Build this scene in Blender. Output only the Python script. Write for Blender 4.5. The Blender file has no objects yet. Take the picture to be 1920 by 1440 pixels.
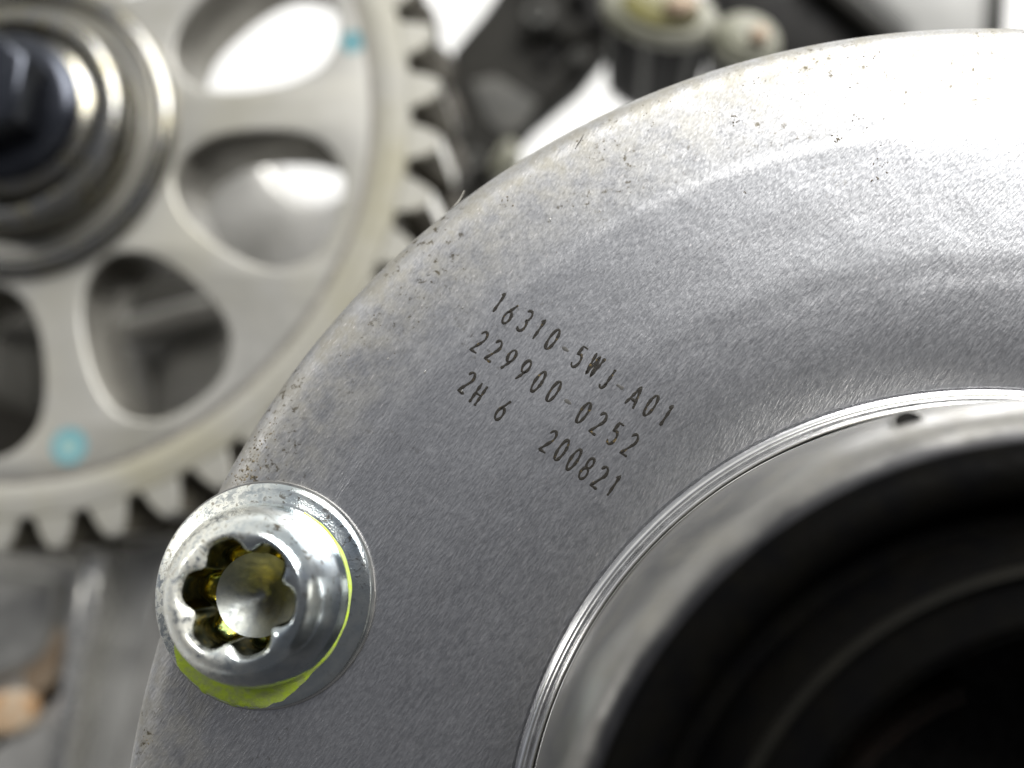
import bpy, bmesh, math, random
from mathutils import Vector, Matrix
from math import sin, cos, pi, radians, degrees, atan2, hypot
random.seed(7)
S = 0.001                      # everything below is written in millimetres
scene = bpy.context.scene
C = scene.collection

# ------------------------------------------------------------------ camera
F_PX, TA, TB, DIST = 2000.0, radians(8.7), radians(4.9), 63.6
cam_d = bpy.data.cameras.new("camera")
cam = bpy.data.objects.new("camera", cam_d); C.objects.link(cam)
cam_d.sensor_width = 36.0
cam_d.lens = F_PX / 1920.0 * 36.0
cam_d.clip_start = 0.002; cam_d.clip_end = 20
CAM_R = Matrix.Rotation(TB, 3, 'Y') @ Matrix.Rotation(TA, 3, 'X')
cam.matrix_world = Matrix.Translation((0, 0, DIST * S)) @ CAM_R.to_4x4()
cam_d.dof.use_dof = True
cam_d.dof.focus_distance = 0.0640
cam_d.dof.aperture_fstop = 14.5
cam_d.dof.aperture_blades = 7
scene.camera = cam

# ------------------------------------------------------------------ world: a plain room, brighter towards the window side
w = bpy.data.worlds.new("World"); scene.world = w; w.use_nodes = True
nt = w.node_tree; nt.nodes.clear()
wo = nt.nodes.new('ShaderNodeOutputWorld'); bg = nt.nodes.new('ShaderNodeBackground')
tc = nt.nodes.new('ShaderNodeTexCoord')
dt = nt.nodes.new('ShaderNodeVectorMath'); dt.operation = 'DOT_PRODUCT'
WD = Vector((-0.10, 0.80, -0.12)).normalized(); dt.inputs[1].default_value = WD
rp = nt.nodes.new('ShaderNodeValToRGB')
mr = nt.nodes.new('ShaderNodeMapRange'); mr.inputs[1].default_value = -1; mr.inputs[2].default_value = 1
e = rp.color_ramp.elements
e[0].position = 0.0; e[0].color = (0.10, 0.10, 0.105, 1)
e[1].position = 1.0; e[1].color = (0.90, 0.895, 0.86, 1)
k = rp.color_ramp.elements.new(0.42); k.color = (0.135, 0.137, 0.145, 1)
k = rp.color_ramp.elements.new(0.60); k.color = (0.30, 0.31, 0.34, 1)
k = rp.color_ramp.elements.new(0.80); k.color = (0.72, 0.72, 0.70, 1)
nt.links.new(tc.outputs['Generated'], dt.inputs[0]); nt.links.new(dt.outputs['Value'], mr.inputs[0])
nt.links.new(mr.outputs[0], rp.inputs[0]); nt.links.new(rp.outputs[0], bg.inputs[0])
bg.inputs[1].default_value = 1.0
nt.links.new(bg.outputs[0], wo.inputs[0])

# ------------------------------------------------------------------ lamps (window on the upper right, small added fill lamp left for the can wall)
def area(name, d, dist, sx, sy, power, col, target=(0, 0, 0)):
    l = bpy.data.lights.new(name, 'AREA'); l.shape = 'RECTANGLE'; l.size = sx; l.size_y = sy
    l.energy = power; l.color = col
    o = bpy.data.objects.new(name, l); C.objects.link(o)
    v = Vector(d).normalized(); o.location = Vector(target) * S + v * dist
    o.rotation_euler = (-v).to_track_quat('-Z', 'Y').to_euler()
    return o
area("window_light", (0.41, 0.70, 0.63), 1.60, 1.25, 0.92, 54.0, (1.0, 0.985, 0.95))
area("fill_light", (-0.92, 0.35, 0.55), 0.80, 0.10, 0.30, 1.0, (1.0, 0.97, 0.90))

scene.view_settings.view_transform = 'Standard'
scene.view_settings.look = 'None'
scene.view_settings.exposure = 0.0
scene.view_settings.gamma = 1.0
scene.render.engine = 'CYCLES'
scene.cycles.use_denoising = True
scene.cycles.max_bounces = 8
scene.cycles.sample_clamp_indirect = 8

# ------------------------------------------------------------------ helpers
def at(px, py, z=0.0):
    """pixel of the photograph -> point (mm) on the level plane z"""
    d = CAM_R @ Vector((px - 960, -(py - 720), -F_PX))
    t = (DIST - z) / -d.z
    return Vector((d.x * t, d.y * t, z))

def link_mesh(name, verts, faces, mat, parent=None, smooth=True, origin=(0, 0, 0), sharp=None, double=False):
    me = bpy.data.meshes.new(name)
    o3 = Vector(origin)
    me.from_pydata([tuple((Vector(v) - o3) * S) for v in verts], [], faces)
    me.update()
    bm = bmesh.new(); bm.from_mesh(me)
    if double: bmesh.ops.remove_doubles(bm, verts=bm.verts, dist=1e-7)
    bmesh.ops.recalc_face_normals(bm, faces=bm.faces)
    for f in bm.faces: f.smooth = smooth
    if sharp is not None:
        for ed in bm.edges:
            if len(ed.link_faces) == 2 and ed.calc_face_angle(0) > sharp: ed.smooth = False
    bm.to_mesh(me); bm.free()
    me.materials.append(mat)
    o = bpy.data.objects.new(name, me); C.objects.link(o)
    o.location = o3 * S
    if parent is not None:
        o.parent = parent
        o.location = (o3 * S) - parent.location
    return o

def tag(o, label=None, cat=None, group=None, kind=None):
    if label: o['label'] = label
    if cat: o['category'] = cat
    if group: o['group'] = group
    if kind: o['kind'] = kind
    return o

def thing(name, label, cat, loc=(0, 0, 0), group=None):
    o = bpy.data.objects.new(name, None); C.objects.link(o)
    o.location = Vector(loc) * S; o.empty_display_size = 0.002
    return tag(o, label, cat, group)

def revolve(name, prof, centre, mat, parent=None, segs=256, sharp=radians(35), a0=0, a1=2 * pi, closed=True):
    """prof: list of (r, z) or (r_function(theta), z)"""
    cx, cy, cz = centre
    n = segs if closed else segs + 1
    V, Fc = [], []
    for r, z in prof:
        for i in range(n):
            t = a0 + (a1 - a0) * i / segs
            rr = r(t) if callable(r) else r
            zz = z(t) if callable(z) else z
            V.append((cx + rr * cos(t), cy + rr * sin(t), cz + zz))
    for j in range(len(prof) - 1):
        for i in range(segs):
            i2 = (i + 1) % n
            Fc.append((j * n + i, j * n + i2, (j + 1) * n + i2, (j + 1) * n + i))
    return link_mesh(name, V, Fc, mat, parent, True, centre, sharp)

def prism(name, outline, z0, z1, mat, parent=None, bevel=0.0, seg=3, origin=None, smooth=True):
    """outline: list of (x, y) in mm; solid from z0 to z1 with its top edge rounded"""
    bm = bmesh.new()
    ox = sum(p[0] for p in outline) / len(outline); oy = sum(p[1] for p in outline) / len(outline)
    if origin: ox, oy = origin
    vs = [bm.verts.new(((p[0] - ox) * S, (p[1] - oy) * S, 0)) for p in outline]
    f = bm.faces.new(vs)
    if f.normal.z < 0: f.normal_flip()
    bm.normal_update()
    r = bmesh.ops.extrude_face_region(bm, geom=[f])
    for g in r['geom']:
        if isinstance(g, bmesh.types.BMVert): g.co.z = (z1 - z0) * S
    bmesh.ops.recalc_face_normals(bm, faces=bm.faces)
    if bevel > 0:
        es = [ed for ed in bm.edges if all(v.co.z > (z1 - z0) * S * 0.5 for v in ed.verts)]
        bmesh.ops.bevel(bm, geom=es, offset=bevel * S, segments=seg, affect='EDGES', profile=0.5)
    for f in bm.faces: f.smooth = smooth
    for ed in bm.edges:
        if len(ed.link_faces) == 2 and ed.calc_face_angle(0) > radians(40): ed.smooth = False
    me = bpy.data.meshes.new(name); bm.to_mesh(me); bm.free()
    me.materials.append(mat)
    o = bpy.data.objects.new(name, me); C.objects.link(o)
    o.location = Vector((ox, oy, z0)) * S
    if parent is not None:
        o.parent = parent; o.location = o.location - parent.location
    return o

def pix(pts, z): return [tuple(at(x, y, z)[:2]) for x, y in pts]

def smooth_loop(pts, n=6):
    out = []
    m = len(pts)
    for i in range(m):
        p0, p1, p2, p3 = (Vector(pts[(i + k) % m]) for k in (-1, 0, 1, 2))
        for j in range(n):
            t = j / n
            out.append(tuple(0.5 * ((2 * p1) + (-p0 + p2) * t + (2 * p0 - 5 * p1 + 4 * p2 - p3) * t * t + (-p0 + 3 * p1 - 3 * p2 + p3) * t ** 3)))
    return out

def smooth_open(pts, n=5):
    P = [pts[0]] + list(pts) + [pts[-1]]; out = []
    for i in range(1, len(P) - 2):
        p0, p1, p2, p3 = (Vector(P[i + k]) for k in (-1, 0, 1, 2))
        for j in range(n):
            t = j / n
            out.append(tuple(0.5 * ((2 * p1) + (-p0 + p2) * t + (2 * p0 - 5 * p1 + 4 * p2 - p3) * t * t + (-p0 + 3 * p1 - 3 * p2 + p3) * t ** 3)))
    return out + [tuple(pts[-1])]

def sweep(name, pts, radius, mat, parent=None, nseg=8, taper=False):
    V, Fc = [], []
    pts = [Vector(p) for p in pts]
    up = Vector((0.13, 0.21, 1)).normalized()
    for i, p in enumerate(pts):
        d = (pts[min(i + 1, len(pts) - 1)] - pts[max(i - 1, 0)]).normalized()
        a = d.cross(up)
        if a.length < 1e-4: a = d.cross(Vector((1, 0, 0)))
        a.normalize(); b = d.cross(a).normalized()
        r = radius * (1 if not taper else max(0.25, sin(pi * (i + 0.5) / len(pts))))
        for j in range(nseg):
            t = 2 * pi * j / nseg
            V.append(p + a * (r * cos(t)) + b * (r * sin(t)))
    for i in range(len(pts) - 1):
        for j in range(nseg):
            j2 = (j + 1) % nseg
            Fc.append((i * nseg + j, i * nseg + j2, (i + 1) * nseg + j2, (i + 1) * nseg + j))
    Fc.append(tuple(range(nseg))); Fc.append(tuple(range((len(pts) - 1) * nseg, len(pts) * nseg)))
    return link_mesh(name, V, Fc, mat, parent, True, pts[0])

# ------------------------------------------------------------------ materials
class Mat:
    def __init__(s, name, base=(0.5, 0.5, 0.5), metal=0.0, rough=0.5, spec=0.5):
        s.m = bpy.data.materials.new(name); s.m.use_nodes = True
        s.t = s.m.node_tree; s.b = s.t.nodes['Principled BSDF']
        s.b.inputs['Base Color'].default_value = (*base, 1)
        s.b.inputs['Metallic'].default_value = metal
        s.b.inputs['Roughness'].default_value = rough
        s.b.inputs['Specular IOR Level'].default_value = spec
        s.co = s.t.nodes.new('ShaderNodeTexCoord').outputs['Object']
    def n(s, kind, **kw):
        x = s.t.nodes.new(kind)
        for k_, v in kw.items(): setattr(x, k_, v)
        return x
    def l(s, a, b): s.t.links.new(a, b)
    def mapped(s, scale=(1, 1, 1), rot=(0, 0, 0)):
        # first turn the coordinates, then scale them (vector in mm)
        r = s.n('ShaderNodeVectorRotate', rotation_type='EULER_XYZ'); r.inputs['Rotation'].default_value = rot
        s.l(s.co, r.inputs['Vector'])
        m = s.n('ShaderNodeVectorMath', operation='MULTIPLY'); m.inputs[1].default_value = [c * 1000 for c in scale]
        s.l(r.outputs[0], m.inputs[0]); return m.outputs[0]
    def noise(s, freq, detail=3, rough=0.55, vec=None, dist=0.0):
        x = s.n('ShaderNodeTexNoise'); x.inputs['Scale'].default_value = freq
        x.inputs['Detail'].default_value = detail; x.inputs['Roughness'].default_value = rough
        x.inputs['Distortion'].default_value = dist
        s.l(vec if vec is not None else s.mapped(), x.inputs['Vector']); return x.outputs['Fac']
    def ramp(s, fac, stops):
        x = s.n('ShaderNodeValToRGB'); el = x.color_ramp.elements
        while len(el) < len(stops): el.new(0.5)
        for e_, (p, c) in zip(el, stops):
            e_.position = p; e_.color = (*c, 1) if len(c) == 3 else c
        s.l(fac, x.inputs[0]); return x.outputs[0]
    def rng(s, fac, a, b, c, d):
        x = s.n('ShaderNodeMapRange'); x.clamp = True
        for i, v in enumerate((a, b, c, d)): x.inputs[i + 1].default_value = v
        s.l(fac, x.inputs[0]); return x.outputs[0]
    def math(s, op, a, b=None):
        x = s.n('ShaderNodeMath', operation=op)
        for i, v in enumerate((a, b)):
            if v is None: continue
            if isinstance(v, (int, float)): x.inputs[i].default_value = v
            else: s.l(v, x.inputs[i])
        return x.outputs[0]
    def mix(s, fac, a, b):
        x = s.n('ShaderNodeMix', data_type='RGBA')
        for sock, v in ((x.inputs[0], fac), (x.inputs[6], a), (x.inputs[7], b)):
            if isinstance(v, (int, float)): sock.default_value = v
            elif isinstance(v, tuple): sock.default_value = (*v, 1)
            else: s.l(v, sock)
        return x.outputs[2]
    def bump(s, h, dist=0.02, strength=1.0, prev=None):
        x = s.n('ShaderNodeBump'); x.inputs['Distance'].default_value = dist * S
        x.inputs['Strength'].default_value = strength; s.l(h, x.inputs['Height'])
        if prev is not None: s.l(prev, x.inputs['Normal'])
        return x.outputs['Normal']
    def out(s, sock, name): s.l(sock, s.b.inputs[name])

GR = radians(-57)   # direction of the blasted grain on the cover

def make_cover_mat():
    m = Mat('cast_aluminium', metal=1.0, rough=0.4)
    g = m.mapped((1, 1, 1), (0, 0, GR))
    sc = m.n('ShaderNodeVectorMath', operation='MULTIPLY'); sc.inputs[1].default_value = (0.24, 1, 1); m.l(g, sc.inputs[0])
    fine = m.noise(8.5, 2, 0.6, sc.outputs[0])
    mid = m.noise(3.6, 2, 0.5, sc.outputs[0])
    big = m.noise(0.11, 3, 0.5)
    # distance from the axis of the part in mm
    ln = m.n('ShaderNodeVectorMath', operation='LENGTH'); m.l(m.mapped((1, 1, 0)), ln.inputs[0]); rad = ln.outputs['Value']
    # broad circular bands left by the turning of the cover
    cb = m.n('ShaderNodeCombineXYZ'); m.l(rad, cb.inputs[0]); m.l(m.math('MULTIPLY', big, 3.0), cb.inputs[1])
    band = m.noise(0.24, 2, 0.5, cb.outputs[0])
    col = m.mix(m.rng(band, 0.3, 0.7, 0, 1), (0.47, 0.475, 0.495), (0.59, 0.592, 0.608))
    col = m.mix(m.rng(fine, 0.36, 0.64, 0.0, 0.55), col, (0.27, 0.275, 0.295))
    # oily dirt gathered near the outer rim
    edge = m.rng(rad, 43.0, 49.5, 0.0, 1.0)
    dn = m.noise(0.55, 5, 0.65); ds = m.noise(2.0, 5, 0.7)
    film = m.math('MULTIPLY', edge, m.rng(dn, 0.36, 0.62, 0.15, 0.8))
    col = m.mix(film, col, (0.33, 0.315, 0.27))
    patch = m.rng(m.noise(0.20, 2, 0.5), 0.47, 0.60, 0, 1)
    crumb = m.math('MULTIPLY', m.math('MULTIPLY', m.rng(rad, 38, 47, 0, 1), patch), m.rng(ds, 0.57, 0.65, 0, 0.9))
    col = m.mix(crumb, col, (0.10, 0.085, 0.055))
    # sparkle of the grains, painted into the colour as bright flecks
    col = m.mix(m.rng(m.noise(9.5, 1, 0.5, sc.outputs[0]), 0.70, 0.80, 0, 0.6), col, (0.9, 0.85, 0.85))
    m.out(col, 'Base Color')
    rg = m.rng(mid, 0.3, 0.7, 0.30, 0.335)
    rg = m.math('ADD', rg, m.math('MULTIPLY', film, 0.25))
    rg = m.math('ADD', rg, m.rng(rad, 47.5, 50.0, 0.0, 0.10))
    rg = m.math('ADD', rg, m.rng(band, 0.3, 0.7, 0.03, -0.03))
    m.out(rg, 'Roughness')
    b1 = m.bump(fine, 0.024, 1.0)
    b1 = m.bump(mid, 0.006, 1.0, b1)
    b1 = m.bump(big, 0.12, 1.0, b1)
    m.out(b1, 'Normal')
    return m.m

def turned_metal(name, base, rough=0.25, fr=6.0, bumpd=0.01, warm=None, dark_refl=None):
    m = Mat(name, base, 1.0, rough)
    ln = m.n('ShaderNodeVectorMath', operation='LENGTH'); m.l(m.mapped((1, 1, 0)), ln.inputs[0])
    cb = m.n('ShaderNodeCombineXYZ'); m.l(ln.outputs['Value'], cb.inputs[0]); m.l(m.math('MULTIPLY', m.noise(0.2), 2.0), cb.inputs[1])
    ring = m.noise(fr, 3, 0.6, cb.outputs[0])
    blot = m.noise(0.5, 4, 0.6)
    c = m.mix(m.rng(ring, 0.3, 0.7, 0, 1), tuple(x * 0.86 for x in base), tuple(min(1, x * 1.1) for x in base))
    if warm: c = m.mix(m.rng(blot, 0.45, 0.7, 0, 0.8), c, warm)
    if dark_refl:      # dark reflection on the shoulder, painted as a fade to black by radius
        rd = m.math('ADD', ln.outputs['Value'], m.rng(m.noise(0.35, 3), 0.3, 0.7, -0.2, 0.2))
        cf = m.rng(rd, dark_refl[0], dark_refl[1], 1, 0)
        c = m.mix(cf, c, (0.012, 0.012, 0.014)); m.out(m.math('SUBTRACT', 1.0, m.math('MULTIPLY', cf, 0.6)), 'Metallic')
    m.out(c, 'Base Color')
    m.out(m.rng(blot, 0.3, 0.7, rough * 0.8, rough * 1.35), 'Roughness')
    m.out(m.bump(ring, bumpd, 1.0), 'Normal')
    return m.m

def mottled(name, a, b_, metal=0.0, rough=0.5, freq=0.4, bumpd=0.03, spec=0.5):
    m = Mat(name, a, metal, rough, spec)
    x = m.noise(freq, 4, 0.6)
    m.out(m.mix(m.rng(x, 0.35, 0.65, 0, 1), a, b_), 'Base Color')
    m.out(m.rng(m.noise(freq * 2.3, 3), 0.3, 0.7, rough * 0.8, min(1, rough * 1.25)), 'Roughness')
    m.out(m.bump(m.noise(freq * 5, 3), bumpd, 1.0), 'Normal')
    return m.m

def make_zinc(name='zinc_plating', dirt_amt=1.0):
    m = Mat(name, (0.62, 0.66, 0.68), 1.0, 0.2)
    n1 = m.noise(0.5, 4, 0.6); n2 = m.noise(2.2, 4, 0.65, None, 0.5); n3 = m.noise(9, 2, 0.5)
    c = m.mix(m.rng(n1, 0.35, 0.65, 0, 1), (0.44, 0.50, 0.54), (0.60, 0.63, 0.62))
    # greasy film gathers on the left side of the head, where the tool rubbed it
    sp = m.n('ShaderNodeSeparateXYZ'); m.l(m.mapped(), sp.inputs[0])
    left = m.math('MULTIPLY', m.rng(sp.outputs[0], 1.5, -2.4, 0, 1), m.rng(n2, 0.38, 0.55, 0.2, 1))
    cream = m.math('MULTIPLY', left, 0.9 * dirt_amt)
    c = m.mix(cream, c, (0.86, 0.85, 0.76))
    dsp = m.math('MULTIPLY', m.rng(n2, 0.57, 0.64, 0, 0.9), m.rng(sp.outputs[1], -2, 3, 0.15, 1))
    c = m.mix(m.math('MULTIPLY', dsp, dirt_amt), c, (0.10, 0.08, 0.05))
    m.out(c, 'Base Color')
    m.out(m.math('SUBTRACT', 1.0, m.math('MULTIPLY', cream, 0.55)), 'Metallic')
    m.out(m.math('ADD', m.rng(n1, 0.3, 0.7, 0.09, 0.17), m.math('MULTIPLY', cream, 0.32)), 'Roughness')
    b = m.bump(n3, 0.006, 1.0); b = m.bump(n2, 0.008, 1.0, b); m.out(b, 'Normal')
    return m.m

def make_socket():
    m = Mat('oiled_socket_steel', (0.4, 0.36, 0.14), 1.0, 0.16)
    n1 = m.noise(0.9, 3, 0.5); n2 = m.noise(3.0, 3, 0.6)
    sp = m.n('ShaderNodeSeparateXYZ'); m.l(m.mapped(), sp.inputs[0])
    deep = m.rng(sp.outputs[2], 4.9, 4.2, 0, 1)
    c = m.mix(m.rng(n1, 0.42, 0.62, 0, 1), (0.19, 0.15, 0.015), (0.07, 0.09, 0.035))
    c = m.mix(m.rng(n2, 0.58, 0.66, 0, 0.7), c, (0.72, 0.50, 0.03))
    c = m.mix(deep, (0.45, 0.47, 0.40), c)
    m.out(c, 'Base Color'); m.out(m.bump(n2, 0.02, 1.0), 'Normal')
    return m.m

def make_gear_mat(name, base, warm, wlo=0.45):
    m = Mat(name, base, 0.85, 0.34)
    n1 = m.noise(0.07, 3, 0.5); n2 = m.noise(0.5, 3, 0.6)
    c = m.mix(m.rng(n1, wlo, wlo + 0.2, 0, 1), base, warm)
    c = m.mix(m.rng(n2, 0.4, 0.7, 0, 0.25), c, tuple(x * 0.8 for x in base))
    m.out(c, 'Base Color'); m.out(m.rng(n2, 0.3, 0.7, 0.46, 0.56), 'Roughness')
    m.out(m.bump(n2, 0.02, 1.0), 'Normal')
    return m.m

M_cover = make_cover_mat()
M_ring = turned_metal('polished_ring_steel', (0.80, 0.80, 0.80), 0.16, 5.0, 0.006)
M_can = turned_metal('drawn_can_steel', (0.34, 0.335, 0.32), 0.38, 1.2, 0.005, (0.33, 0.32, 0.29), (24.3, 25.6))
M_washer = turned_metal('plain_washer_steel', (0.45, 0.445, 0.43), 0.3, 1.2, 0.005)
M_black = mottled('black_plastic', (0.0015, 0.0015, 0.0017), (0.0026, 0.0024, 0.002), 0, 0.5, 0.5, 0.02, 0.02)
M_ridge = mottled('worn_black_plastic', (0.006, 0.0058, 0.005), (0.008, 0.0075, 0.006), 0, 0.5, 0.7, 0.02, 0.06)
M_hole = mottled('bore_shade_black', (0.004, 0.004, 0.004), (0.007, 0.006, 0.005), 0, 0.7, 0.5, 0.02, 0.1)
M_copper = mottled('dull_winding', (0.016, 0.010, 0.007), (0.008, 0.006, 0.005), 0.6, 0.6, 1.2, 0.05)
M_mark = Mat('laser_mark', (0.035, 0.027, 0.014), 0.3, 0.5)
_n = M_mark.noise(3.2, 3, 0.6)
M_mark.out(M_mark.mix(M_mark.rng(_n, 0.61, 0.72, 0, 1), (0.010, 0.008, 0.005), (0.13, 0.085, 0.02)), 'Base Color')
M_mark.out(M_mark.bump(M_mark.noise(14, 2), 0.02, 1.0), 'Normal'); M_mark = M_mark.m
M_dash = mottled('faint_laser_mark', (0.05, 0.048, 0.045), (0.09, 0.088, 0.085), 0.3, 0.5, 2.0, 0.01)
M_zinc = make_zinc()
M_zinc2 = make_zinc('zinc_flange', 0.8)
M_socket = make_socket()
M_floor = mottled('socket_floor_steel', (0.19, 0.205, 0.21), (0.29, 0.30, 0.275), 1.0, 0.42, 0.8, 0.008)
M_green = Mat('yellow_green_paint', (0.42, 0.56, 0.02), 0.0, 0.32)
_n = M_green.noise(1.6, 4, 0.6)
M_green.out(M_green.mix(M_green.rng(_n, 0.42, 0.62, 0, 1), (0.50, 0.66, 0.06), (0.42, 0.50, 0.16)), 'Base Color')
M_green.out(M_green.bump(M_green.noise(4, 3), 0.04, 1.0), 'Normal'); M_green = M_green.m
M_gear = make_gear_mat('machined_gear_steel', (0.41, 0.403, 0.378), (0.39, 0.378, 0.33), 0.5)
M_tooth = make_gear_mat('oiled_tooth_steel', (0.43, 0.42, 0.38), (0.405, 0.385, 0.30), 0.45)
M_groove = mottled('groove_shadow_steel', (0.22, 0.21, 0.19), (0.28, 0.265, 0.24), 0.9, 0.5, 0.3, 0.02)
M_hub = turned_metal('turned_hub_steel', (0.30, 0.297, 0.285), 0.22, 0.8, 0.02, (0.30, 0.27, 0.17))
M_darksteel = mottled('black_oxide_steel', (0.045, 0.05, 0.062), (0.07, 0.075, 0.09), 0.9, 0.22, 0.4, 0.03)
M_ink = mottled('turquoise_ink', (0.08, 0.23, 0.27), (0.12, 0.27, 0.30), 0.0, 0.55, 0.6, 0.01)
M_ink2 = mottled('faded_turquoise_ink', (0.17, 0.33, 0.33), (0.24, 0.36, 0.35), 0.2, 0.55, 0.6, 0.01)
M_castdark = mottled('dark_casting', (0.09, 0.087, 0.08), (0.14, 0.137, 0.125), 0.5, 0.42, 0.10, 0.25)
M_tip = mottled('worn_bright_tip', (0.72, 0.71, 0.66), (0.8, 0.79, 0.76), 1.0, 0.28, 0.3, 0.01)
M_flank = mottled('oily_shaded_flank', (0.06, 0.052, 0.038), (0.11, 0.10, 0.075), 0.7, 0.42, 0.3, 0.02)  # oil film and the dark reflection of the flanks, both in the colour
M_facet = mottled('worn_grey_facet', (0.07, 0.07, 0.066), (0.11, 0.108, 0.10), 0.0, 0.6, 0.2, 0.05, 0.15)
M_light = mottled('smooth_grey_casting', (0.40, 0.395, 0.38), (0.50, 0.495, 0.48), 0.85, 0.45, 0.06, 0.3)
M_hwall = mottled('shaded_window_wall', (0.17, 0.16, 0.14), (0.26, 0.25, 0.22), 0.9, 0.32, 0.2, 0.02)  # shade of the window walls painted as a darker steel
M_midcast = mottled('mid_grey_casting', (0.30, 0.297, 0.285), (0.42, 0.417, 0.40), 0.7, 0.45, 0.12, 0.1)
M_well = mottled('shaded_black_casting', (0.045, 0.038, 0.028), (0.03, 0.026, 0.02), 0.3, 0.5, 0.1, 0.2)
M_arm = mottled('dark_grey_arm', (0.014, 0.0135, 0.012), (0.026, 0.025, 0.022), 0.0, 0.6, 0.10, 0.15, 0.12)
M_casting = mottled('grey_casting', (0.46, 0.455, 0.435), (0.56, 0.55, 0.525), 0.8, 0.42, 0.10, 0.2)
M_blackpart = mottled('black_ribbed_plastic', (0.006, 0.006, 0.006), (0.012, 0.011, 0.01), 0, 0.5, 0.3, 0.05, 0.15)
M_rib = mottled('grey_rib_plastic', (0.10, 0.10, 0.095), (0.16, 0.157, 0.145), 0.0, 0.5, 0.3, 0.05)
M_cream = mottled('cream_cap_plastic', (0.20, 0.20, 0.145), (0.30, 0.295, 0.24), 0.0, 0.35, 0.15, 0.05)
M_yellow = mottled('yellow_resin', (0.19, 0.175, 0.06), (0.14, 0.13, 0.06), 0.0, 0.3, 0.2, 0.05)
M_brown = mottled('brown_contact_and_shadow', (0.20, 0.14, 0.09), (0.32, 0.25, 0.18), 0.3, 0.35, 0.3, 0.05)
M_orange = mottled('orange_rust', (0.34, 0.17, 0.05), (0.45, 0.42, 0.35), 0.0, 0.6, 0.22, 0.1)
M_table = mottled('white_bench', (0.86, 0.86, 0.85), (0.88, 0.88, 0.87), 0.0, 0.6, 0.05, 0.1)
M_case = mottled('pale_grey_box', (0.25, 0.25, 0.24), (0.29, 0.29, 0.28), 0.1, 0.5, 0.05, 0.1)
M_dirt = mottled('gritty_dirt', (0.07, 0.055, 0.032), (0.16, 0.13, 0.08), 0.0, 0.7, 3, 0.02)
M_chip = Mat('bright_chip', (0.95, 0.94, 0.90), 1.0, 0.22).m
M_fibre = Mat('lint', (0.55, 0.53, 0.48), 0.0, 0.8).m
M_fibre2 = Mat('dark_lint', (0.05, 0.045, 0.04), 0.0, 0.8).m

# ------------------------------------------------------------------ the bench far below
CX, CY = 22.0, -18.9            # axis of the motor cover
tag(link_mesh('workbench', [(-1500, -1500, -360), (1500, -1500, -360), (1500, 1500, -360), (-1500, 1500, -360)], [(0, 1, 2, 3)], M_table, None, False), 'white workbench surface far below the parts', kind='structure')

# ------------------------------------------------------------------ motor cover
def smst(a, b_, x):
    t = max(0, min(1, (x - a) / (b_ - a))); return t * t * (3 - 2 * t)
def zc(r):
    """height of the top face of the cover at radius r"""
    z = 0.0
    z -= 0.05 * smst(44.0, 48.5, r)               # shallow outer step
    z += 0.05 * smst(38.0, 40.0, r) * 0
    z -= 0.05 * (1 - smst(34.5, 36.5, r))         # inner step
    z -= 0.035 * smst(43.6, 44.5, r)
    z -= 0.60 * max(0, (34.6 - r) / 6.3) ** 1.6
    if r > 49.2:
        z -= 1.9 * (1 - math.sqrt(max(0, 1 - ((r - 49.2) / 1.95) ** 2))) 
    return z
cover = thing('motor_cover', 'round grey cast aluminium motor cover with engraved part numbers, filling the right half', 'motor cover', (CX, CY, 0))
prof = [(27.6, -1.6), (28.0, -1.05), (28.25, zc(28.3))]
r = 28.4
while r < 49.2:
    prof.append((r, zc(r))); r += 0.2
for a in range(0, 19):
    rr = 49.2 + 1.9 * sin(radians(a * 5)); prof.append((rr, zc(rr)))
prof += [(51.15, -2.6), (51.15, -6.5), (50.2, -7.2), (27.0, -7.3)]
revolve('flange_plate', prof, (CX, CY, 0), M_cover, cover, 720)
# thin polished double ring round the can
def arcprof(r0, r1, h, z0, n=8):
    return [(r0 + (r1 - r0) * i / n, z0 + h * sin(pi * i / n)) for i in range(n + 1)]
revolve('seal_ring', [(28.12, -1.4), (28.08, -0.55)] + arcprof(28.0, 27.38, 0.30, -0.35) + [(27.36, -0.38)] + arcprof(27.34, 26.94, 0.34, -0.02) + [(26.93, -1.0)], (CX, CY, 0), M_ring, cover, 720, radians(60))
CANP = [(26.9, -1.0), (26.9, 0.0), (26.82, 3.0), (26.66, 5.5), (26.36, 7.8), (25.95, 9.3), (25.4, 10.4), (24.8, 11.0), (24.2, 11.25), (23.7, 11.3)]
can = smooth_open(CANP, 5)
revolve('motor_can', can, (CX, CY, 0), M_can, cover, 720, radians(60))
revolve('end_cap', [(23.95, 11.1), (23.9, 11.45), (23.6, 11.8), (23.1, 12.1), (22.4, 12.2), (21.9, 12.1), (21.5, 11.9), (21.1, 11.4), (20.9, 10.4), (19.9, 10.4), (19.4, 12.8), (18.6, 14.0), (17.2, 14.1), (16.0, 14.3), (15.6, 14.0)], (CX, CY, 0), M_black, cover, 360)
revolve('cap_ridge', [(18.5, 13.8)] + arcprof(18.45, 17.85, 0.55, 14.05) + [(17.8, 13.8)], (CX, CY, 0), M_ridge, cover, 360)
revolve('bore', [(15.6, 14.05), (15.4, 11), (15.2, 2), (0.0, 1.9)], (CX, CY, 0), M_hole, cover, 180)
revolve('winding', [(14.0, 4), (13.6, 6.5), (12.8, 7.4), (11.9, 6.8), (11.6, 4)], (CX, CY, 0), M_copper, cover, 180, a0=radians(110), a1=radians(175), closed=False)
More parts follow.
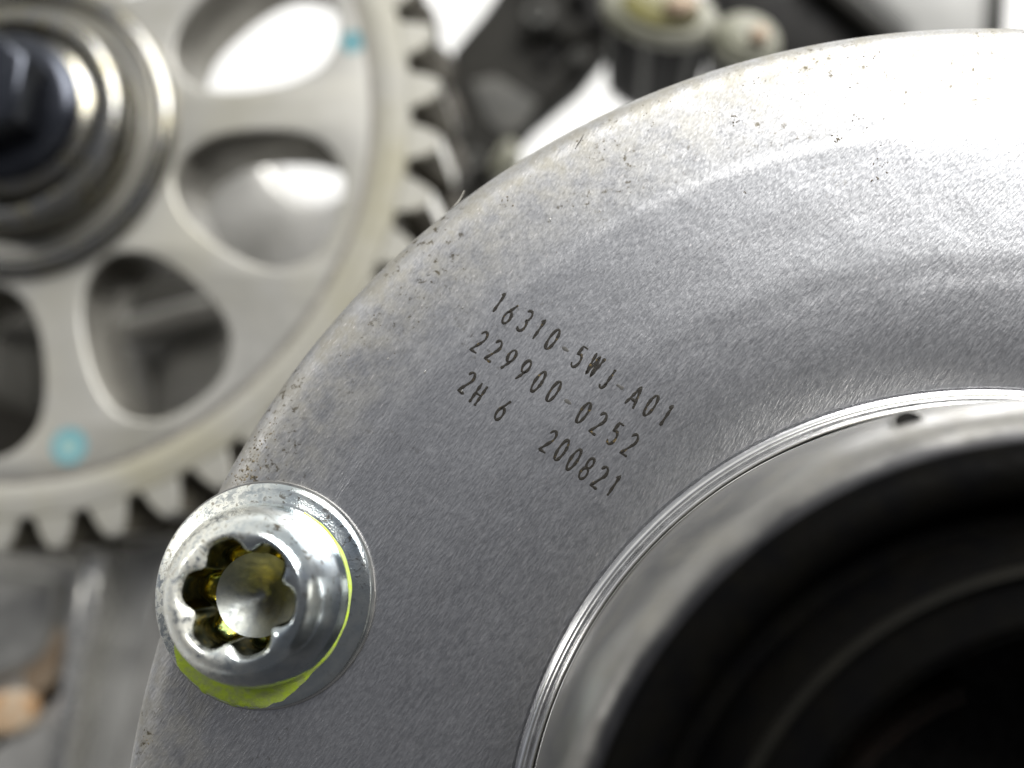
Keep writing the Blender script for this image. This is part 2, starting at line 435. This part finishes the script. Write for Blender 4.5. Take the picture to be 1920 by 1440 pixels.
# crimp hole in the shoulder of the can: a dark dimple with a raised lip
def can_point(px, py):
    best = None
    for i in range(102):
        z = i * 0.11
        p = at(px, py, z)
        r_ = hypot(p.x - CX, p.y - CY)
        rr = 23.7
        for (ra, za), (rb, zb) in zip(CANP[1:], CANP[2:]):
            if za <= z <= zb: rr = ra + (rb - ra) * (z - za) / (zb - za)
        if best is None or abs(r_ - rr) < best[0]: best = (abs(r_ - rr), p, z)
    return best[1]
hp = can_point(1703, 792)
hn = (Vector((hp.x - CX, hp.y - CY, 0)).normalized() * 0.6 + Vector((0, 0, 0.8))).normalized()
def oriented_revolve(name, prof_, p, nrm, mat, parent, segs=32, sx=1.0):
    q = nrm.to_track_quat('Z', 'X'); V, Fc = [], []
    for r_, z_ in prof_:
        for i in range(segs):
            t = 2 * pi * i / segs
            V.append(p + q @ Vector((r_ * cos(t) * sx, r_ * sin(t), z_)))
    for j in range(len(prof_) - 1):
        for i in range(segs):
            i2 = (i + 1) % segs
            Fc.append((j * segs + i, j * segs + i2, (j + 1) * segs + i2, (j + 1) * segs + i))
    return link_mesh(name, V, Fc, mat, parent, True, p)
ch = oriented_revolve('crimp_hole', [(0.95, -0.15), (0.82, 0.10), (0.66, 0.10)], hp, hn, M_washer, cover)
oriented_revolve('hole_shadow_plug', [(0.68, 0.09), (0.5, 0.05), (0.01, 0.04)], hp, hn, M_hole, cover).name = 'hole_shade_disc'  # near-black disc stands in for the shade inside the hole

# ---- engraved characters (single-stroke lettering)
def arc(cx, cy, rx, ry, a0, a1, n=10):
    return [(cx + rx * cos(radians(a0 + (a1 - a0) * i / n)), cy + ry * sin(radians(a0 + (a1 - a0) * i / n))) for i in range(n + 1)]
GL = {   # x 0..1 across, y 0..1 up
 '0': [arc(0.5, 0.5, 0.42, 0.5, 0, 360, 22)],
 '1': [[(0.30, 0.82), (0.58, 1.0), (0.58, 0.0)]],
 '2': [arc(0.5, 0.74, 0.42, 0.26, 165, -35, 9) + [(0.05, 0.0), (0.98, 0.0)]],
 '3': [arc(0.45, 0.76, 0.42, 0.24, 150, -80, 9) + arc(0.45, 0.27, 0.46, 0.27, 80, -150, 9)],
 '5': [[(0.88, 1.0), (0.22, 1.0), (0.12, 0.56)] + arc(0.46, 0.32, 0.44, 0.32, 125, -150, 11)],
 '6': [[(0.80, 1.0), (0.30, 0.55)] + arc(0.5, 0.29, 0.42, 0.29, 140, 500, 16)],
 '8': [arc(0.5, 0.76, 0.36, 0.24, 0, 360, 16), arc(0.5, 0.26, 0.43, 0.26, 0, 360, 16)],
 '9': [[(0.22, 0.0), (0.72, 0.45)] + arc(0.5, 0.71, 0.42, 0.29, -40, 320, 16)],
 'W': [[(0.0, 1.0), (0.22, 0.0), (0.5, 0.95), (0.78, 0.0), (1.0, 1.0)]],
 'J': [[(0.72, 1.0), (0.72, 0.25)] + arc(0.38, 0.25, 0.34, 0.25, 0, -150, 8)],
 'A': [[(0.02, 0.0), (0.5, 1.0), (0.98, 0.0)], [(0.2, 0.33), (0.8, 0.33)]],
 'H': [[(0.1, 0.0), (0.1, 1.0)], [(0.9, 0.0), (0.9, 1.0)], [(0.1, 0.5), (0.9, 0.5)]],
 '-': [[(0.0, 0.45), (1.0, 0.45)]],
}
pa = at(945, 720, 0); pb = at(1145, 855, 0)
U = (pb - pa).normalized(); Vv = Vector((-U.y, U.x, 0))
def stroke_mesh(paths, width, name, mat, parent):
    V, Fc = [], []
    for path in paths:
        # resample so that the ribbon follows the surface
        pts = []
        for (x0, y0), (x1, y1) in zip(path, path[1:]):
            L = hypot(x1 - x0, y1 - y0); n = max(1, int(L / 0.08))
            for i in range(n): pts.append((x0 + (x1 - x0) * i / n, y0 + (y1 - y0) * i / n))
        pts.append(path[-1])
        closed = hypot(path[0][0] - path[-1][0], path[0][1] - path[-1][1]) < 1e-6
        base = len(V); n = len(pts)
        for i, (x, y) in enumerate(pts):
            a_ = pts[i - 1] if i else (pts[-2] if closed else pts[0]); b2 = pts[i + 1] if i < n - 1 else (pts[1] if closed else pts[-1])
            dx, dy = b2[0] - a_[0], b2[1] - a_[1]; L = hypot(dx, dy) or 1
            wv = width * (0.42 + 0.10 * sin(i * 0.9 + x * 3) + random.uniform(-0.04, 0.04))
            if not closed and i in (0, n - 1): wv *= 0.6
            nx, ny = -dy / L * wv, dx / L * wv
            for s_, dz in ((1, 0.004), (0.45, 0.012), (-0.45, 0.012), (-1, 0.004)):
                X, Y = x + nx * s_, y + ny * s_
                rr = hypot(X - CX, Y - CY)
                V.append((X, Y, zc(rr) + dz))
        for i in range(n - 1):
            for q_ in range(3):
                a0_ = base + i * 4 + q_
                Fc.append((a0_, a0_ + 1, a0_ + 5, a0_ + 4))
    o = link_mesh(name, V, Fc, mat, parent, True, (CX, CY, 0))
    return o
ZX, ZY, ZS = 820, 520, 3.272
lines = [
 ("16310-5WJ-A01", [(378, 153), (445, 222), (540, 268), (622, 318), (707, 380), (790, 435), (870, 490), (965, 540), (1045, 620), (1125, 665), (1215, 730), (1312, 785), (1404, 845)]),
 ("229900-0252", [(262, 395), (350, 450), (440, 508), (530, 572), (620, 640), (715, 700), (805, 758), (898, 830), (992, 895), (1090, 960), (1185, 1025)]),
 ("2H6", [(185, 645), (252, 718), (400, 812)]),
 ("200821", [(685, 1005), (763, 1060), (838, 1117), (917, 1172), (1000, 1225), (1080, 1275)]),
]
line_no = 0
for text, pos in lines:
    for chx, (zx, zy) in zip(text, pos):
        p = at(ZX + zx / ZS, ZY + zy / ZS, 0)
        H, Wd = 1.42, (0.60 if chx in 'WA' else 0.48)
        paths = []
        for st in GL[chx]:
            q_ = []
            for (gx, gy) in st:
                off = U * ((gx - 0.5) * Wd) + Vv * ((gy - 0.5) * H)
                q_.append((p.x + off.x, p.y + off.y))
            paths.append(q_)
        o = stroke_mesh(paths, 0.205 if chx != '-' else 0.25, 'engraved_character', M_mark if chx != '-' else M_dash, cover)

# ------------------------------------------------------------------ bolt in the cover
PX, PY = -20.3, -2.75
bolt = thing('flange_bolt', 'silver flange bolt with six-lobe socket and yellow-green paint, at the cover rim', 'bolt', (PX, PY, 0))
BC = (PX, PY, 0)
fl = [(4.0, 0.03), (6.45, 0.03), (6.58, 0.12), (6.6, 0.35), (6.56, 0.55), (6.42, 0.66), (6.2, 0.71), (5.95, 0.78), (5.6, 0.92), (5.3, 1.02), (4.6, 1.05)]
revolve('flange', fl, BC, M_zinc2, bolt, 200)
revolve('flange_washer', [(5.8, 0.01), (6.72, 0.012), (6.74, 0.06), (6.74, 0.15), (6.70, 0.2), (6.3, 0.21)], BC, M_washer, bolt, 200)
TH = radians(20)
def tor(R, depth):
    return lambda t: R - depth * ((1 + cos(6 * (t - TH))) / 2) ** 2.1
hd = smooth_open([(5.39, 0.98), (5.37, 1.3), (5.28, 2.0), (5.12, 2.75), (4.88, 3.45), (4.58, 4.08), (4.24, 4.58), (3.92, 4.92), (3.66, 5.12)], 4)
hd += [(tor(3.50, 0.10), 5.19), (tor(3.40, 0.42), 5.08), (tor(3.28, 0.68), 4.75)]
revolve('head', hd, BC, M_zinc, bolt, 300, radians(75))
sk = [(tor(3.28, 0.68), 4.76), (tor(3.22, 0.70), 4.2), (tor(3.18, 0.70), 3.2), (tor(3.12, 0.70), 2.1), (tor(2.95, 0.5), 1.75), (2.45, 1.5)]
revolve('socket', sk, BC, M_socket, bolt, 300, radians(60))
revolve('socket_floor', [(2.46, 1.52), (2.3, 1.42), (1.8, 1.16), (1.2, 0.8), (0.6, 0.42), (0.25, 0.22), (0.0, 0.2)], BC, M_floor, bolt, 200, radians(60))
# paint: a thin bead at the foot of the head and a thick dab on the lower flange
revolve('paint_bead', [(5.33, 1.16), (lambda t: 5.42 + 0.015 * sin(7 * t), 1.14), (lambda t: 5.46 + 0.03 * sin(5 * t) + 0.015 * sin(17 * t), 1.06), (lambda t: 5.50 + 0.03 * sin(5 * t) + 0.015 * sin(17 * t), 0.93)], BC, M_green, bolt, 120, radians(60), radians(-115), radians(62), False)
def pb_in(t): return 5.34
def pb_out(t):
    u = (degrees(t) + 360) % 360          # 205..300
    edge = smst(196, 226, u) * (1 - smst(262, 318, u))
    return 5.4 + (1.24 + 0.05 * sin(23 * t) + 0.04 * sin(41 * t)) * edge
def flz(r_):
    pr = [(5.3, 1.02), (5.6, 0.92), (5.95, 0.78), (6.2, 0.71), (6.42, 0.66), (6.56, 0.55), (6.66, 0.3)]
    for (r0, z0), (r1, z1) in zip(pr, pr[1:]):
        if r_ <= r1: return z0 + (z1 - z0) * max(0, r_ - r0) / (r1 - r0)
    return 0.28
pp = []
for i in range(9):
    u = i / 8
    rf = (lambda u: (lambda t: pb_in(t) + (pb_out(t) - pb_in(t)) * u))(u)
    zf = (lambda rf, u: (lambda t: flz(rf(t)) + 0.05 * (1 - u ** 4) + 0.012))(rf, u)
    pp.append((rf, zf))
revolve('paint_dab', pp, BC, M_green, bolt, 160, radians(60), radians(196), radians(318), False)

# ------------------------------------------------------------------ grit, chips and lint on the cover
rng = random.Random(3)
V, Fc = [], []
def grain(x, y, s_):
    rr = hypot(x - CX, y - CY)
    if rr > 50.9 or rr < 28.6: return
    z = zc(rr); b0 = len(V)
    ax, ay, az = s_ * rng.uniform(0.6, 1.6), s_ * rng.uniform(0.5, 1.0), s_ * rng.uniform(0.3, 0.7)
    th = radians(57) + rng.uniform(-0.7, 0.7)
    for (dx, dy, dz) in ((1, 0, 0), (0.3, 0.9, 0), (-0.8, 0.6, 0), (-0.9, -0.5, 0), (0.2, -1, 0), (0.1, 0.0, 1)):
        dx *= rng.uniform(0.7, 1.2) * ax; dy *= rng.uniform(0.7, 1.2) * ay
        V.append((x + dx * cos(th) - dy * sin(th), y + dx * sin(th) + dy * cos(th), z - 0.01 + dz * az))
    Fc.extend([(b0, b0 + 1, b0 + 5), (b0 + 1, b0 + 2, b0 + 5), (b0 + 2, b0 + 3, b0 + 5), (b0 + 3, b0 + 4, b0 + 5), (b0 + 4, b0, b0 + 5)])
clusters = [(455, 885, 26, 70, .06), (490, 840, 28, 50, .05), (510, 800, 20, 22, .04), (700, 610, 14, 8, .04), (640, 680, 22, 16, .035), (720, 690, 30, 18, .03),
            (945, 382, 12, 16, .05), (1000, 345, 22, 14, .035), (1090, 262, 18, 14, .045), (1110, 280, 25, 14, .035), (1200, 225, 26, 18, .035), (1240, 200, 30, 16, .035),
            (1378, 222, 10, 16, .055), (1340, 190, 24, 22, .035), (1330, 205, 14, 14, .035), (1420, 150, 50, 40, .035), (1570, 263, 9, 16, .06), (1605, 223, 10, 14, .05), (1655, 312, 20, 18, .05),
            (1625, 100, 24, 24, .05), (1600, 150, 22, 20, .045), (1500, 130, 60, 34, .035), (1700, 240, 30, 10, .035), (1650, 240, 40, 10, .04), (1395, 360, 6, 4, .045), (280, 1386, 12, 9, .05),
            (930, 600, 200, 10, .02), (1500, 400, 200, 14, .025), (1020, 455, 30, 12, .03), (600, 760, 60, 14, .025), (830, 480, 60, 14, .025), (1300, 170, 80, 30, .03), (1120, 230, 60, 26, .03)]
for cx_, cy_, sp_, n_, s_ in clusters:
    for _ in range(n_):
        q_ = at(rng.gauss(cx_, sp_ * 0.6), rng.gauss(cy_, sp_ * 0.6), 0)
        grain(q_.x, q_.y, s_ * rng.uniform(0.6, 2.0))
tag(link_mesh('grit', V, Fc, M_dirt, None, False), 'brown grit and specks scattered on the rim of the round cover', 'grit', kind='stuff')

chips = [(1030, 413, .30, 'largest bright metal chip, on the cover above the first engraved line', 0.9),
         (867, 577, .17, 'tiny bright chip on the cover just left of the first engraved digit', 0.4),
         (797, 697, .19, 'tiny bright chip on the cover left of the third engraved line', 1.1),
         (727, 672, .17, 'bright yellowish chip between the brown stains on the cover rim', 0.5),
         (699, 608, .19, 'pale chip in a brown stain near the cover edge', 0.2),
         (866, 733, .15, 'bright fleck on the cover at the foot of the engraved letters 2H', 1.3)]
for x_, y_, s_, lab, rot in chips:
    p = at(x_, y_, 0); p.z = zc(hypot(p.x - CX, p.y - CY))
    vv = []
    for i, (dx, dy, dz) in enumerate(((1, 0, .0), (0.4, .35, .0), (-.5, .4, .0), (-1, -.1, .0), (-.2, -.45, .0), (.5, -.3, .0), (.5, .05, .55), (-.4, 0, .7))):
        dx *= s_ * 0.62; dy *= s_ * 0.9; th = radians(50) + rot * 0.3
        vv.append((p.x + dx * cos(th) - dy * sin(th), p.y + dx * sin(th) + dy * cos(th), p.z + dz * s_ * 0.5))
    ff = [(0, 1, 6), (1, 2, 7, 6), (2, 3, 7), (3, 4, 7), (4, 5, 6, 7), (5, 0, 6), (0, 5, 4, 3, 2, 1)]
    tag(link_mesh('metal_chip', vv, ff, M_chip, None, False, p), lab, 'metal chip')

def fibre(pts, r_, mat, lab):
    pp_ = []
    for x_, y_, h_ in pts:
        q_ = at(x_, y_, 0); q_.z = zc(min(51.0, hypot(q_.x - CX, q_.y - CY))) + h_; pp_.append(q_)
    tag(sweep('lint_fibre', pp_, r_, mat, None, 6, True), lab, 'lint fibre')
fibre([(840, 382, .1), (848, 378, .25), (856, 369, .35), (862, 360, .4), (868, 349, .5)], 0.035, M_fibre, 'pale lint fibre sticking up from the cover edge beside the gear teeth')
fibre([(1078, 279, .03), (1083, 270, .04), (1089, 260, .04), (1095, 248, .03)], 0.03, M_fibre2, 'short dark lint fibre lying on the cover near its upper left edge')

# ------------------------------------------------------------------ timing gear
GX, GY, GZ = -64.4, 46.7, -46.0
gear = thing('timing_gear', 'large pale steel timing gear with teardrop windows, behind the round cover at left', 'gear', (GX, GY, GZ))
NT, ROOT, TIP, THK = 46, 43.8, 47.25, 12.0
pitch = 2 * pi / NT; ph = radians(0.1)      # a gap is centred on ph
def gp(r_, t, z=0): return (GX + r_ * cos(t), GY + r_ * sin(t), GZ + z)

def plate_with_holes(name, outer, holes, z_top, thick, bev, mat, parent):
    cu = bpy.data.curves.new(name, 'CURVE'); cu.dimensions = '2D'; cu.fill_mode = 'BOTH'
    cu.extrude = (thick / 2 - bev) * S; cu.bevel_depth = bev * S; cu.bevel_resolution = 3; cu.offset = -bev * S
    for loop in [outer] + holes:
        sp_ = cu.splines.new('POLY'); sp_.points.add(len(loop) - 1)
        for q_, p in zip(sp_.points, loop): q_.co = (p[0] * S, p[1] * S, 0, 1)
        sp_.use_cyclic_u = True
    tmp = bpy.data.objects.new(name + '_tmp', cu); C.objects.link(tmp)
    dg = bpy.context.evaluated_depsgraph_get()
    me = bpy.data.meshes.new_from_object(tmp.evaluated_get(dg))
    C.objects.unlink(tmp); bpy.data.objects.remove(tmp)
    me.name = name; me.materials.clear(); me.materials.append(mat)
    bm = bmesh.new(); bm.from_mesh(me); bmesh.ops.remove_doubles(bm, verts=bm.verts, dist=2e-6)
    bmesh.ops.recalc_face_normals(bm, faces=bm.faces)
    for f in bm.faces: f.smooth = True
    for ed in bm.edges:
        if len(ed.link_faces) == 2 and ed.calc_face_angle(0) > radians(35): ed.smooth = False
    bm.to_mesh(me); bm.free()
    o = bpy.data.objects.new(name, me); C.objects.link(o); o.parent = parent
    o.location = (0, 0, (z_top - thick / 2) * S)
    return o

half = [(18.3, 0), (18.8, 5.5), (20.6, 10.8), (23.2, 13.6), (27.0, 14.6), (31.0, 14.2), (34.3, 12.2), (36.6, 8.0), (37.5, 3.0)]
wl = [(r_, a_) for r_, a_ in half] + [(r_, -a_) for r_, a_ in reversed(half[1:])]
holes = []
for k_ in range(9):
    c0 = -17.0 - 40 * k_
    hl = [(r_ * cos(radians(a_ + c0)), r_ * sin(radians(a_ + c0))) for r_, a_ in wl]
    holes.append(smooth_loop(hl, 5))
NC = NT * 8
web_outer = [(39.95 * cos(2 * pi * i / 240), 39.95 * sin(2 * pi * i / 240)) for i in range(240)]
plate_with_holes('web', web_outer, holes + [[(13.0 * cos(2 * pi * i / 96), 13.0 * sin(2 * pi * i / 96)) for i in range(96)]], -0.3, 11.0, 0.45, M_gear, gear)
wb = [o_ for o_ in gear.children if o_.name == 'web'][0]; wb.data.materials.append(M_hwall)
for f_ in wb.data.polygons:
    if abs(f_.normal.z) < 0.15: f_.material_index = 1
revolve('groove_ring', [(39.25, -0.34), (39.3, -0.27), (40.15, -0.26), (40.2, -0.4)], (GX, GY, GZ), M_groove, gear, 240)
rim = [(40.0, -THK), (40.0, -0.3), (40.1, -0.12), (40.4, 0.0), (42.0, 0.03), (ROOT - 0.25, 0.0), (ROOT, -0.25), (ROOT, -THK), (40.0, -THK)]
rim_o = revolve('rim', rim, (GX, GY, GZ), M_tooth, gear, NT * 8)
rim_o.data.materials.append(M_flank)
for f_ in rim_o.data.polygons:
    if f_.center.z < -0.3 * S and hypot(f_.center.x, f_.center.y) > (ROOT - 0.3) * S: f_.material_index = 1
# one tooth, copied round the rim
def tooth_outline():
    return [(ROOT, 0.365 * pitch), (ROOT + 0.6, 0.335 * pitch), (ROOT + 1.6, 0.285 * pitch), (ROOT + 2.6, 0.21 * pitch), (TIP, 0.13 * pitch)]
to = tooth_outline()
tv, tf = [], []
loop = [(r_, a_) for r_, a_ in to] + [(r_, -a_) for r_, a_ in reversed(to)]
nl = len(loop)
for z_, ins in ((-THK, 0.0), (-0.45, 0.0), (-0.16, 0.07), (0.0, 0.22)):
    for r_, a_ in loop:
        r2 = r_ if r_ == ROOT else r_ - ins * (1.0 if r_ == TIP else 0.15)
        a2 = a_ - math.copysign(ins / r_, a_) if ins else a_
        tv.append((r2 * cos(a2), r2 * sin(a2), z_ + (0.0015 if z_ == 0 else 0)))
for j in range(3):
    for i in range(nl):
        i2 = (i + 1) % nl; tf.append((j * nl + i, j * nl + i2, (j + 1) * nl + i2, (j + 1) * nl + i))
tf.append(tuple(range(3 * nl, 4 * nl))); tf.append(tuple(reversed(range(nl))))
t0 = link_mesh('tooth', tv, tf, M_tooth, None, True, (0, 0, 0), radians(18))
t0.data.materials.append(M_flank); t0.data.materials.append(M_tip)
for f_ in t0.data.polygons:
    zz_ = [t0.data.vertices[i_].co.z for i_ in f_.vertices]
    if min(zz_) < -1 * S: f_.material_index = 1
    rr_ = [hypot(t0.data.vertices[i_].co.x, t0.data.vertices[i_].co.y) for i_ in f_.vertices]
    if min(rr_) > (TIP - 0.6) * S and len(rr_) == 4: f_.material_index = 2
t0.parent = gear; t0.location = (0, 0, 0); t0.rotation_euler = (0, 0, ph + pitch / 2)
for k_ in range(1, NT):
    c_ = t0.copy(); C.objects.link(c_); c_.parent = gear; c_.rotation_euler = (0, 0, ph + pitch / 2 + k_ * pitch)
# hub
hubp = [(17.6, -1.0), (17.4, 0.2), (17.0, 0.9), (16.4, 1.2), (15.6, 1.2), (15.2, 0.8), (15.0, -4.2), (14.6, -6.0), (12.6, -6.0), (13.0, -5.0), (12.9, 3.4), (12.5, 4.2), (11.8, 4.4), (10.9, 4.4), (10.5, 3.8), (10.3, -3.2), (7.0, -3.5), (7.0, -7), (13.2, -7.0), (13.2, -6.2)]
revolve('hub', hubp, (GX, GY, GZ), M_hub, gear, 200, radians(50))
for (x_, y_, r_) in ((127, 836, 2.0), (660, 76, 1.35)):
    p = at(x_, y_, GZ)
    revolve('ink_mark', [(r_ * 1.0, -0.285), (r_ * 0.8, -0.28), (r_ * 0.55, -0.275)], (p.x, p.y, GZ), M_ink, gear, 40)
    revolve('ink_centre', [(r_ * 0.55, -0.28), (r_ * 0.3, -0.28), (0.01, -0.28)], (p.x, p.y, GZ), M_ink2 if r_ > 1.5 else M_ink, gear, 40)
# bolt of the gear
gb = thing('gear_bolt', 'dark hexagonal bolt head with round collar in the centre of the timing gear', 'bolt', (GX, GY, GZ))
GC = (GX + 0.3, GY + 0.4, GZ)
revolve('collar', [(9.6, -3.3), (9.6, 3.2), (9.3, 3.8), (8.7, 4.1), (8.0, 4.6), (5.6, 4.8)], GC, M_hub, gb, 120, radians(50))
revolve('washer_flange', [(8.4, 4.7), (8.4, 5.5), (8.1, 6.0), (7.2, 6.5), (4, 6.5)], GC, M_darksteel, gb, 120, radians(50))
hexo = [(GC[0] + 6.6 * cos(radians(60 * i + 22)), GC[1] + 6.6 * sin(radians(60 * i + 22))) for i in range(6)]
prism('hex_head', hexo, GZ + 6.4, GZ + 12.0, M_darksteel, gb, 0.7, 3)

# ------------------------------------------------------------------ parts far below, all out of focus
def block(name, pts, z0, z1, mat, parent=None, bev=0.8, smooth=0):
    o_ = pix(pts, z1)
    if smooth: o_ = smooth_loop(o_, smooth)
    return prism(name, o_, z0, z1, mat, parent, bev, 3)

# well below the lower teeth, its deep shadow painted near-black, and the casting beside it
head = thing('cylinder_head', 'grey cast engine housing with pale ridge, below the timing gear at lower left', 'engine housing', at(100, 1250, -80))
def arcpix(r_, a0, a1, n=14):
    return [(GX + r_ * cos(radians(a0 + (a1 - a0) * i / n)), GY + r_ * sin(radians(a0 + (a1 - a0) * i / n))) for i in range(n + 1)]
q1 = at(560, 1500, -58); q2 = at(-250, 1600, -58)
wall_arc = arcpix(48.6, -112, -44)
lower = wall_arc + [tuple(at(600, 850, -62)[:2]), tuple(at(620, 1500, -62)[:2]), tuple(at(-300, 1650, -62)[:2])]
prism('casing_wall', lower, -100, -62, M_casting, head, 1.0)
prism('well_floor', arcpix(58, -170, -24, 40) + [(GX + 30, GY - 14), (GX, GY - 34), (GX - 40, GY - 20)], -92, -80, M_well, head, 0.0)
# ridges standing on the casing
block('raised_ridge', [(148, 1030), (192, 1035), (180, 1150), (150, 1280), (110, 1500), (68, 1500), (95, 1350), (128, 1180)], -63, -56, M_tip, head, 1.2)
block('channel', [(215, 1040), (330, 1000), (262, 1260), (200, 1500), (135, 1500), (165, 1290), (200, 1150)], -62.5, -61, M_midcast, head, 0.5)
block('boss_pad', [(-80, 1080), (60, 1075), (110, 1100), (90, 1200), (40, 1260), (-80, 1290)], -63, -60, M_midcast, head, 2.0, 3)
block('shadow_patch', [(70, 1190), (112, 1180), (105, 1260), (80, 1300), (40, 1280)], -62.5, -61.2, M_brown, head, 0.3, 3)  # brown shadow on the casing, painted as a thin raised patch
tag(block('rusty_plug', [(-30, 1310), (15, 1295), (55, 1300), (65, 1330), (48, 1370), (0, 1385), (-30, 1370)], -62.5, -60.5, M_orange, None, 1.2, 3), 'blurred orange-brown rusty plug on the grey housing at lower left corner', 'plug')

# what shows through the gear windows: grey rounded housing with a dark upper wall
inner = thing('cam_housing', 'smooth grey rounded housing seen through the gear windows', 'engine housing', at(450, 450, -90))
block('housing_face', [(300, 215), (400, 200), (470, 225), (490, 272), (503, 305), (521, 333), (545, 356), (580, 371), (614, 373), (655, 350), (720, 330), (720, 560), (560, 640), (430, 640), (330, 560), (290, 400)], -104, -96, M_light, inner, 1.6, 2)
block('shaft_cover', [(-60, 430), (120, 400), (300, 430), (420, 560), (400, 640), (200, 640), (-60, 620)], -104, -88, M_castdark, inner, 2.0, 3)
block('cross_bar', [(170, 605), (420, 540), (430, 585), (170, 650)], -100, -78, M_casting, inner, 1.5)
block('lower_bar', [(205, 660), (250, 650), (262, 830), (215, 830)], -100, -78, M_casting, inner, 2.0)
block('side_plate', [(290, 660), (420, 600), (470, 700), (400, 840), (270, 840)], -104, -84, M_casting, inner, 2.5)
block('left_wall', [(-120, 560), (90, 560), (110, 900), (-120, 920)], -108, -90, M_castdark, inner, 2.5)

# dark arm behind the teeth
arm = thing('guide_arm', 'dark grey metal guide arm running diagonally behind the gear teeth', 'guide arm', at(950, 150, -78))
block('arm_body', [(845, 92), (905, 20), (960, -60), (1200, -60), (1160, 60), (1090, 150), (1000, 225), (935, 300), (900, 420), (760, 560), (640, 600), (730, 420), (800, 300), (830, 200)], -83, -78, M_arm, arm, 1.2)
block('facet', [(880, 150), (930, 140), (1010, 190), (985, 235), (950, 262), (905, 225)], -79, -77.6, M_facet, arm, 0.6)
block('upper_rib', [(985, -30), (1120, -30), (1110, 60), (1060, 85), (985, 40)], -79, -76, M_arm, arm, 1.5)
block('oily_tip', [(940, 262), (966, 258), (975, 300), (930, 330), (915, 310)], -79, -75, M_cream, arm, 1.5, 3)
for (x_, y_, r_, h_) in ((1010, 35, 2.2, 3.0), (1085, 105, 1.1, 1.5), (885, 300, 1.6, 1.5)):
    p = at(x_, y_, -76)
    revolve('arm_rivet', [(r_, -1.5), (r_, h_ * 0.6), (r_ * 0.8, h_), (r_ * 0.45, h_), (r_ * 0.4, h_ * 0.5), (0.01, h_ * 0.5)], (p.x, p.y, -77), M_facet, arm, 40)
block('arm_groove', [(1000, 120), (1090, 45), (1104, 60), (1016, 136)], -78.2, -77.2, M_blackpart, arm, 0.4)
# dark link plates under the tooth gaps
link = thing('timing_chain', 'dark brown timing chain lying under the gear teeth at right', 'chain', (GX, GY, GZ - THK - 2))
V0 = []
for k_ in range(-7, 4):
    t = ph + k_ * pitch
    ol = []
    for i in range(16):
        u = 2 * pi * i / 16
        rr = 45.6 + 2.6 * cos(u); tt = t + (3.0 * sin(u)) / 45.6
        ol.append((GX + rr * cos(tt), GY + rr * sin(tt)))
    prism('link_plate', ol, GZ - THK - 5.5 + (k_ % 2) * 0.6, GZ - THK - 1.5 + (k_ % 2) * 0.6, M_well, link, 0.5, 2)

# ribbed black plug with pale oval caps
def capped_plug(px, py, w_, h_, z, label, cat, full):
    root = thing('ribbed_plug', label, cat, at(px, py, z))
    c_ = at(px, py, z); n = 40
    def oval(s_, dx=0, dy=0, tilt=radians(-18)):
        ol = []
        for i in range(n):
            t = 2 * pi * i / n; x_ = w_ * s_ * cos(t); y_ = h_ * s_ * sin(t)
            ol.append((c_.x + dx + x_ * cos(tilt) - y_ * sin(tilt), c_.y + dy + x_ * sin(tilt) + y_ * cos(tilt)))
        return ol
    prism('plug_body', oval(0.90), z - 23, z - 2.0, M_blackpart, root, 0.5)
    prism('cap', oval(1.0), z - 2.0, z, M_cream, root, 1.2)
    prism('cap_recess', oval(0.66, 0.1, 0.1), z - 1.0, z + 0.02 + 0.5, M_yellow if full else M_cream, root, 0.4)
    prism('contact', [(c_.x + w_ * 0.33 + w_ * 0.28 * cos(2 * pi * i / 20), c_.y - h_ * 0.05 + h_ * 0.34 * sin(2 * pi * i / 20)) for i in range(20)], z + 0.4, z + 1.5, M_brown, root, 0.5)
    for i in range(-3, 4):
        t = radians(-95 + i * 17 - 18)
        x_ = w_ * 0.91 * cos(t + radians(18)); y_ = h_ * 0.91 * sin(t + radians(18)); tl = radians(-18)
        rx = c_.x + x_ * cos(tl) - y_ * sin(tl); ry = c_.y + x_ * sin(tl) + y_ * cos(tl)
        prism('rib', [(rx + 0.55 * cos(2 * pi * j / 12), ry + 0.75 * sin(2 * pi * j / 12)) for j in range(12)], z - 22, z - 2.2, M_rib if i % 3 == 0 else M_blackpart, root, 0.2)
    return root
capped_plug(1238, 16, 7.4, 4.0, -58, 'large black ribbed plug with pale yellow oval cap, at the top edge of the photo', 'plug', True)
capped_plug(1400, 70, 4.2, 3.6, -60, 'smaller black ribbed plug with cream cap, half hidden by the round cover', 'plug', False)
tag(block('black_bracket', [(1040, -60), (1160, -60), (1160, 50), (1080, 62), (1050, 40)], -84, -76, M_blackpart, None, 1.5), 'black block between the guide arm and the large ribbed plug', 'bracket')
rail = thing('black_rail', 'black rail crossing behind the small ribbed plug at upper right', 'rail', at(1480, 30, -80))
block('rail_body', [(1330, -60), (1520, -60), (1690, 80), (1640, 160), (1440, 140), (1360, 60)], -100, -80, M_blackpart, rail, 1.5)
block('rail_edge', [(1500, -60), (1545, -60), (1700, 70), (1668, 84)], -81, -77, M_arm, rail, 0.8)
tag(block('grey_box', [(1560, -80), (1880, -80), (1868, 90), (1700, 120), (1690, 50)], -140, -105, M_case, None, 2.5), 'pale grey box on the white bench at the upper right', 'box')
tag(block('dark_strip', [(1862, -80), (1896, -80), (1890, 60), (1850, 60)], -141, -104, M_arm, None, 1.5), 'narrow dark strip beside the pale grey box at the right edge', 'strip')
